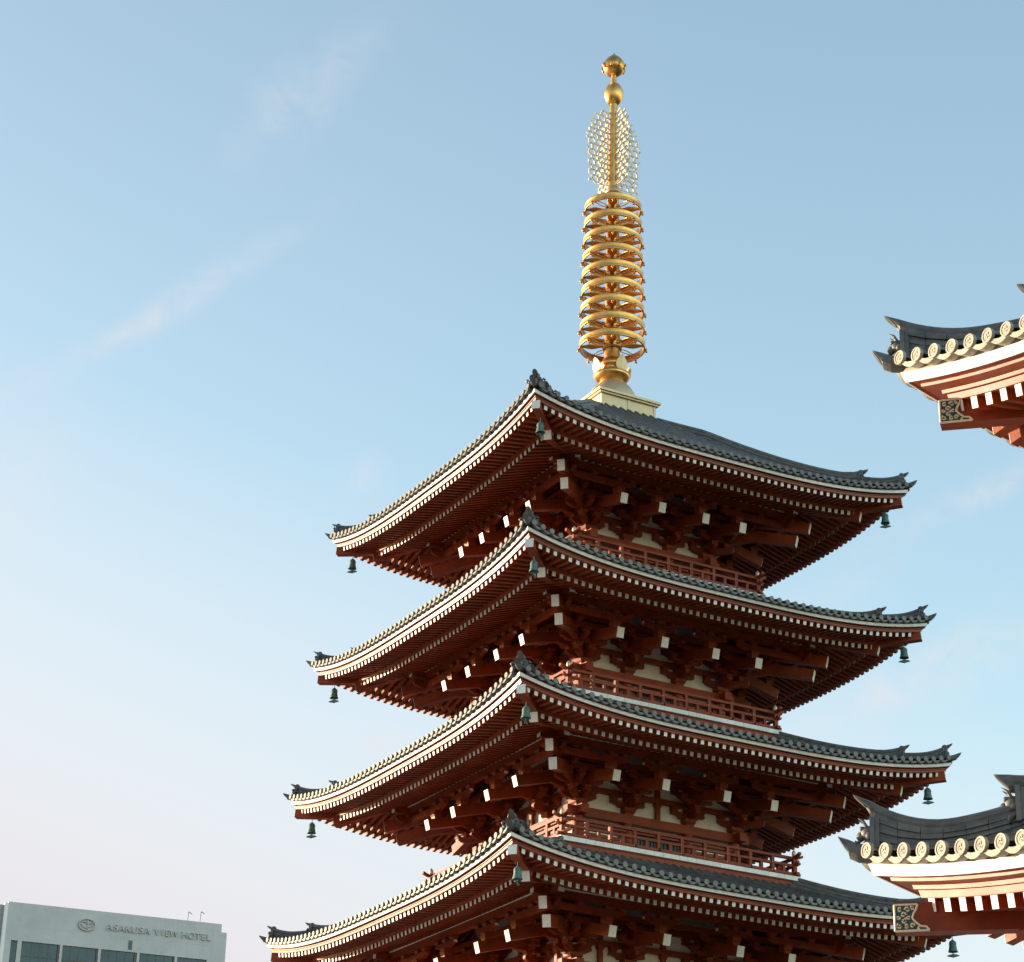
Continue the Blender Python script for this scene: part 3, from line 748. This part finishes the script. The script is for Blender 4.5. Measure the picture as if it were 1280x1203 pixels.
for k in (5, 4, 3, 2):
    for (sx, sy), nm in side.items():
        if (k, nm) not in LB: continue
        d = HALF[k] - .57
        wind_bell(pag(sx * d, sy * d, ZM[k] + .06), LB[k, nm], TH + (pi / 4 if sx * sy > 0 else -pi / 4))

# ================================================================== TEMPLE GATE (two roofs, near end of it in view)
LY, DX = 10.5, 6.25
gx, gy = -21.95 + DX, -43.03 - LY
gp = rot((gx, gy, 0), TH)
gate = link('temple_gate', None, None, (gp[0] + PC[0], gp[1] + PC[1], 0), TH)
tag(gate, 'two-storey red temple gate at the right edge, round end tiles along its upturned eaves', 'temple gate')
def filigree(parent, at, d, up_, out_):
    """pierced gilt fitting on the side of the hip rafter"""
    O = Vector(at); d = Vector(d); U = Vector(up_); N = Vector(out_)
    F = lambda x, y, t: tuple(O + d * x + U * y + N * t)
    oc = [(0, 0), (.40, 0), (.36, .045), (.30, .05), (.24, .10), (.20, .15), (.22, .20), (.25, .25), (.27, .31), (0, .31)]
    mb = MB(); mb.prism(oc, F, .002, .010, 1)
    for i in range(len(oc)):
        a, b = oc[i], oc[(i + 1) % len(oc)]; mb.tube([F(*a, .014), F(*b, .014)], .015, 6, 0)
    def curl(cx, cy, r, s=1, a0=0):
        mb.tube([F(cx + s * r * (1 - t * .09) * cos(a0 + t * .8), cy + r * (1 - t * .09) * sin(a0 + t * .8), .014) for t in range(9)], .0125, 5, 0)
    for cx, cy, r, s, a0 in ((.10, .19, .035, 1, 0), (.10, .12, .035, -1, 2), (.06, .25, .03, 1, 1), (.15, .25, .035, -1, 0), (.21, .27, .025, 1, 2), (.05, .06, .035, 1, 2), (.13, .05, .03, -1, 1), (.20, .06, .03, 1, 0), (.27, .03, .018, -1, 2), (.16, .16, .025, 1, 3), (.04, .16, .025, -1, 3)):
        curl(cx, cy, r, s, a0)
    return obj('gilt_fitting', mb, [FIL, DGR], parent)
def gate_roof(name, L, D, zc, lift, vt, H, c1, hin, hdz):
    def rise(u, o, LL): 
        s = max(-.3, LL - abs(u)); return lift * max(0, 1 - s / 5.5) ** 2.2 * max(0, 1 - o / 5.0)
    z0 = zc - lift; lean = .17 if lift > .7 else .235
    rf = None
    for f, (l, dd) in enumerate(((D, L), (L, D), (D, L), (L, D))):
        # f = 0 faces -y, 1 faces +x, 2 faces +y, 3 faces -x
        e = Eave(l, dd, lambda u, o, l=l: rise(u, o, l), dd - (D - vt), lambda t: H * (c1 * t + (1 - c1) * t * t), .18)
        rz = f * pi / 2
        if rf is None:
            m = MB(); e.sheet(m, .42, 4.0, -.218, .2); rf = obj(name, m, [RED], gate, (0, 0, z0))
        else:
            m = MB(); e.sheet(m, .42, 4.0, -.218, .2); obj('soffit', m, [RED], rf, (0, 0, 0), rz)
        obj('tile_slope', e.slope_mesh(.34, .078, .096, over=.15, hi=f in (2, 3), first=.20), [TIL, DS2], rf, (0, 0, 0), rz)
        m = MB(); e.board(m, .0, .4, .068, .125, 0, .2); obj('tile_bed', m, [TAN], rf, (0, 0, 0), rz)
        m = MB(); e.board(m, .0, .06, -.062, .064, 0, .33); obj('eave_board', m, [WHT], rf, (0, 0, 0), rz)
        m = MB(); e.board(m, .064, .6, -.050, .060, 0, 0); obj('backing_board', m, [RED], rf, (0, 0, 0), rz)
        m = MB(); e.board(m, .17, .6, -.085, -.006, 0, lean); obj('fascia_board', m, [FASC], rf, (0, 0, 0), rz)
        m = MB(); e.board(m, .36, .7, -.135, -.088, 0, lean); e.board(m, .41, .75, -.222, -.138, 0, lean); obj('lower_fascia_board', m, [FASC], rf, (0, 0, 0), rz)
        N = int((2 * l - 1.06) / .275)
        mb = MB()
        for i in range(N + 1):
            u = (-l + .60 + i * .275) if f == 3 else (l - .60 - i * .275)
            near = f == 3 and u < -l + 3.6 or f == 2 and u > l - 2.2
            b = MB()
            if not e.rafter(b, u, .45, 2.4, .112, .155, -.225, .2, edge=.10): continue
            if near: obj('rafter', b, [RED, WHT], rf, (0, 0, 0), rz)
            else: mb.add(b.v, [], 0); k0 = len(mb.v) - len(b.v); mb.f += [tuple(q + k0 for q in ff) for ff in b.f]; mb.m += b.m; mb.sm += b.sm
        obj('eave_rafter', mb, [RED, WHT], rf, (0, 0, 0), rz, kind='stuff')
        m = MB(); e.board(m, 1.75, 2.0, -.30, -.12 + .1, 0, .1); obj('middle_eave_board', m, [RED], rf, (0, 0, 0), rz)
    # hips at the four corners
    for sx, sy in ((-1, 1), (-1, -1), (1, 1), (1, -1)):
        d = Vector((sx, sy, 0)).normalized(); sd_ = d.cross(Vector((0, 0, 1))); c = Vector((sx * D, sy * L, 0))
        P = lambda i_, z: tuple(c - Vector((sx, sy, 0)) * i_ + Vector((0, 0, z)))
        vis = (sx, sy) == (-1, 1)
        ez = lambda i_: .18 + H * (lambda t: c1 * t + (1 - c1) * t * t)(max(0, i_ / (D - vt))) + lift * max(0, 1 - max(-.3, i_) / 5.5) ** 2.2 * max(0, 1 - i_ / 5.0)
        m = MB(); zt_ = lift - .37 + hdz
        m.beam(P(4.0, zt_ + .25), P(1.2, zt_ - .21), .215, .36); m.beam(P(1.3, zt_ - .20), P(hin, zt_ - .175), .22, .35)
        hp = obj('hip_rafter', m, [RED], rf)
        if vis: 
            nrm = -sd_ if (-sd_).dot(Vector((-1, -1, 0))) > 0 else sd_
            filigree(rf, Vector(P(hin + .005, zt_ - .345)) + nrm * .111, -d, (0, 0, 1), nrm)
        i0, i1 = (-.06, 1.17) if lift > .7 else (-.04, 1.16)
        h1, k1, h2_, k2 = (.37, .23, .52, .26) if lift > .7 else (.27, .36, .32, .26)
        kk = lambda i_, e0, k_: k_ * max(0, 1 - (i_ - e0) / .8) ** 2
        lo = [1.4 + (i0 + .12 - 1.4) * q / 7 for q in range(8)]
        m = MB(); ridge(m, [P(i_, ez(i_) - .10) for i_ in lo], .26, [.06 + h1 + kk(i_, i0, k1) for i_ in lo], 10, sd_, brick=True)
        cap_tile(m, [P(i_, ez(i_) + h1 + kk(i_, i0, k1)) for i_ in [1.4 + (i0 - 1.4) * q / 18 for q in range(19)]], .095, sd_, d, 1.0)
        cap_tile(m, [P(.55, ez(.55) - .02), P(.1, ez(.1) - .01), P(-.08, ez(0) + .02), P(-.15, ez(0) + .07), P(-.20, ez(0) + .12)], .115, sd_, d, .6)
        obj('lower_hip_ridge', m, [TIL], rf)
        top = D - vt
        hi_ = [top + (i1 + .14 - top) * q / 14 for q in range(15)]
        m = MB(); ridge(m, [P(i_, ez(i_) - .06) for i_ in hi_], .32, [h2_ + .04 + kk(i_, i1, k2) for i_ in hi_], 12, sd_, brick=True)
        cap_tile(m, [P(i_, ez(i_) + h2_ + .06 + kk(i_, i1, k2)) for i_ in [top + (i1 - top) * q / 30 for q in range(31)]], .11, sd_, d, 1.0)
        obj('hip_ridge', m, [TIL], rf)
        gate_oni(rf, P(i0 + .12, ez(.06) + .04), d, .92); gate_oni(rf, P(i1 + .14, ez(1.3) + .08), d, 1.0)
    return rf
def gate_oni(parent, base, d, s):
    """framed end plate with a small beast leaning out of it"""
    d = Vector(d); sd_ = d.cross(Vector((0, 0, 1))); b = Vector(base); Z = Vector((0, 0, 1))
    F = lambda x, y, t: tuple(b + sd_ * x * s + Z * y * s + d * t * s)
    mb = MB()
    mb.prism([(-.20, 0), (.20, 0), (.17, .40), (-.17, .40)], F, -.06, .03)
    mb.prism([(-.22, -.02), (-.17, -.02), (-.14, .42), (-.19, .42)], F, .0, .06); mb.prism([(.17, -.02), (.22, -.02), (.19, .42), (.14, .42)], F, .0, .06)
    q = lambda x, y, t, r, sq=(1, 1, 1): mb.ball(F(x, y, t), r * s, sq, 0, 10)
    q(0, .24, .11, .105); q(0, .20, .20, .065); q(-.05, .29, .18, .035); q(.05, .29, .18, .035); q(0, .09, .10, .08)
    for sx in (-1, 1):
        mb.tube([F(sx * .06, .31, .12), F(sx * .09, .38, .15), F(sx * .07, .43, .22)], [.03 * s, .02 * s, .005 * s], 5)
        mb.tube([F(sx * .10, .10, .06), F(sx * .14, .04, .13), F(sx * .10, -.02, .16)], [.045 * s, .04 * s, .03 * s], 6)
        q(sx * .13, .17, .08, .05)
    mb.tube([F(0, .16, .2), F(0, .12, .25), F(0, .15, .28)], [.03 * s, .025 * s, .01 * s], 5)
    return obj('ridge_end_tile', mb, [TIL], parent)
gate_roof('upper_roof', LY, DX, 15.51, .80, 2.2, 2.6, .47, .34, -.05)
gate_roof('lower_roof', LY + .47, DX + .47, 9.05, .64, 4.2, 1.55, .42, .21, -.075)
# gable top above the upper roof, walls, pillars
m = MB(); zr = 14.71 + .245 + 2.6
sec = lambda y: [(-2.4, y, zr - .4), (-2.1, y, zr + .2), (-.2, y, zr + 2.6), (.2, y, zr + 2.6), (2.1, y, zr + .2), (2.4, y, zr - .4)]
m.strip([sec(-6.2), sec(6.2)]); m.box(-.3, .3, -6.4, 6.4, zr + 2.6, zr + 3.2); obj('gable_roof', m, [TIL], gate)
m = MB(); m.box(-3.4, 3.4, -7.6, 7.6, 10.3, 15.0); obj('upper_wall', m, [PLA], gate)
m = MB(); m.box(-3.7, 3.7, -7.9, 7.9, 9.7, 10.3); m.box(-3.55, 3.55, -7.75, 7.75, 13.6, 14.1); m.box(-2.6, 2.6, -6.9, 6.9, 8.2, 9.7); obj('wall_beam', m, [RED], gate)
m = MB(); m.box(-2.9, 2.9, -7.4, 7.4, 6.9, 8.2); obj('lower_beam', m, [RED], gate)
for i in range(6):
    for x in (-2.7, 2.7):
        m = MB(); m.lathe([(.42, 0), (.42, .3), (.36, .35), (.36, 7.0)], 20); obj('pillar', m, [RED], gate, (x, -7.2 + 14.4 * i / 5, 0))
m = MB(); m.box(-5.2, 5.2, -9.4, 9.4, 0, .35); obj('base_step', m, [STN], gate)

# ================================================================== HOTEL TOWER
HA = radians(19.829)
hotel = link('hotel_tower', None, None, (-83.854, 400.636, 0), HA)
tag(hotel, 'pale grey high-rise hotel with raised name lettering under its flat roof', 'hotel')
Hh = 100.0
m = MB(); m.box(0, 37.24, .6, 16, 0, Hh - 1.35); m.box(0, 37.24, 0, 16.4, Hh - 6.5, Hh); m.box(37.24, 38.3, .3, 15, 0, Hh - 1.36)
m.box(0, 1.1, .0, .6, 0, Hh - 6.5); m.box(35.0, 37.24, 0, .6, 0, Hh - 6.5); m.box(2.2, 2.95, .0, .6, 0, Hh - 6.5)
obj('tower', m, [CON], hotel)
m = MB(); m.box(-.62, -.02, -.25, 16, 0, Hh - .3); obj('corner_fin', m, [WHT], hotel)
m = MB(); m.box(-16, -.65, .8, 14, 0, Hh - .45); obj('side_wing', m, [CON2], hotel)
bays = [(3.2, 9.0), (9.9, 15.6), (16.5, 22.2), (23.2, 29.0), (29.8, 34.9)]
for fl_ in range(3):
    zt_ = Hh - 6.5 - fl_ * 6.8
    m = MB(); m.box(1.15, 2.15, .35, .5, zt_ - 5.4, zt_ - .02); obj('window', m, [GLS], hotel)
    for x0, x1 in bays:
        m = MB(); m.box(x0, x1, .28, .5, zt_ - 5.4, zt_ - .03)
        wdw = obj('window', m, [GLS], hotel)
        m = MB()
        for j in range(1, 4):
            x = x0 + (x1 - x0) * j / 4; m.box(x - .05, x + .05, .22, .277, zt_ - 5.4, zt_ - .05)
        m.box(x0, x1, .20, .277, zt_ - 2.5, zt_ - 2.3)
        obj('window_frame', m, [BRN], wdw)
    m = MB(); m.box(1.1, 35, .05, .55, zt_ - 6.75, zt_ - 5.42); obj('spandrel', m, [CON], hotel)
for x0, x1 in [(9.0, 9.9), (15.6, 16.5), (22.2, 23.2), (29.0, 29.8)]:
    m = MB(); m.box(x0 + .12, x1 - .45, .1, .6, Hh - 27, Hh - 6.52, 1); m.box(x1 - .45, x1 - .02, -.02, .6, Hh - 27, Hh - 6.52, 0); obj('pier', m, [CON, BRN], hotel)
m = MB(); m.box(21.1, 21.75, -.06, .05, Hh - 6.1, Hh - 4.5); obj('slot_window', m, [GLS], hotel)
m = MB()
for x in range(1, 18): m.box(x * 2.1 - .02, x * 2.1 + .02, -.012, .0, Hh - 6.5, Hh - .05)
m.box(0, 37.2, -.014, .002, Hh - 4.02, Hh - 3.98); obj('panel_joint', m, [LET], hotel)
# emblem: oval ring with curling strokes
m = MB(); cx, cz = 13.64, Hh - 2.63
m.tube([(cx + 1.42 * cos(2 * pi * q / 40), -.22, cz + 1.0 * sin(2 * pi * q / 40)) for q in range(41)], .13, 6)
m.tube([(cx + .1, -.2, cz + .85), (cx + .15, -.2, cz), (cx + .2, -.2, cz - .85)], .12, 6)
m.tube([(cx - .9, -.2, cz + .45), (cx - .3, -.2, cz + .55), (cx + .1, -.2, cz + .2), (cx + .7, -.2, cz + .35), (cx + .95, -.2, cz + .0), (cx + .5, -.2, cz - .35), (cx + .1, -.2, cz - .3)], .11, 6)
m.tube([(cx - 1.0, -.2, cz + .1), (cx - .6, -.2, cz - .4), (cx - .05, -.2, cz - .55)], .1, 6)
obj('emblem', m, [LET], hotel)
# raised letters, one mesh each
dg = bpy.context.evaluated_depsgraph_get()
WORDS = 'ASAKUSA VIEW HOTEL'; adv = {'I': .62, ' ': .55, 'W': 1.25, 'V': 1.05, 'E': .88, 'L': .85, 'S': .92, 'T': .9, 'O': 1.12}
tot_ = sum(adv.get(c, 1) for c in WORDS); x = 17.0; sc_ = 18.55 / tot_
for c in WORDS:
    w_ = adv.get(c, 1) * sc_
    if c != ' ':
        cu = bpy.data.curves.new('sign_letter', 'FONT'); cu.body = c; cu.align_x = 'CENTER'; cu.size = 1.62; cu.extrude = .12; cu.offset = -.012
        tmp = bpy.data.objects.new('tmp', cu); COL.objects.link(tmp); bpy.context.view_layer.update()
        me = bpy.data.meshes.new_from_object(tmp.evaluated_get(bpy.context.evaluated_depsgraph_get()))
        bpy.data.objects.remove(tmp); me.materials.clear(); me.materials.append(LET)
        o = link('sign_letter', me, hotel, (x + w_ / 2, -.16, Hh - 3.18)); o.rotation_euler = (pi / 2, 0, 0)
    x += w_
for x, h_ in ((31.2, 1.6), (33.4, 1.9)):
    m = MB(); m.tube([(x, .6, Hh), (x + .08, .6, Hh + h_), (x + .35, .6, Hh + h_ - .05), (x + .75, .6, Hh + h_ - .3)], .09, 6); m.ball((x + .15, .6, Hh + h_), .16); obj('roof_mast', m, [LET], hotel)
m = MB(); m.box(-16, 38.3, 0, 16.4, 0, .2); obj('hotel_base', m, [CON2], hotel)
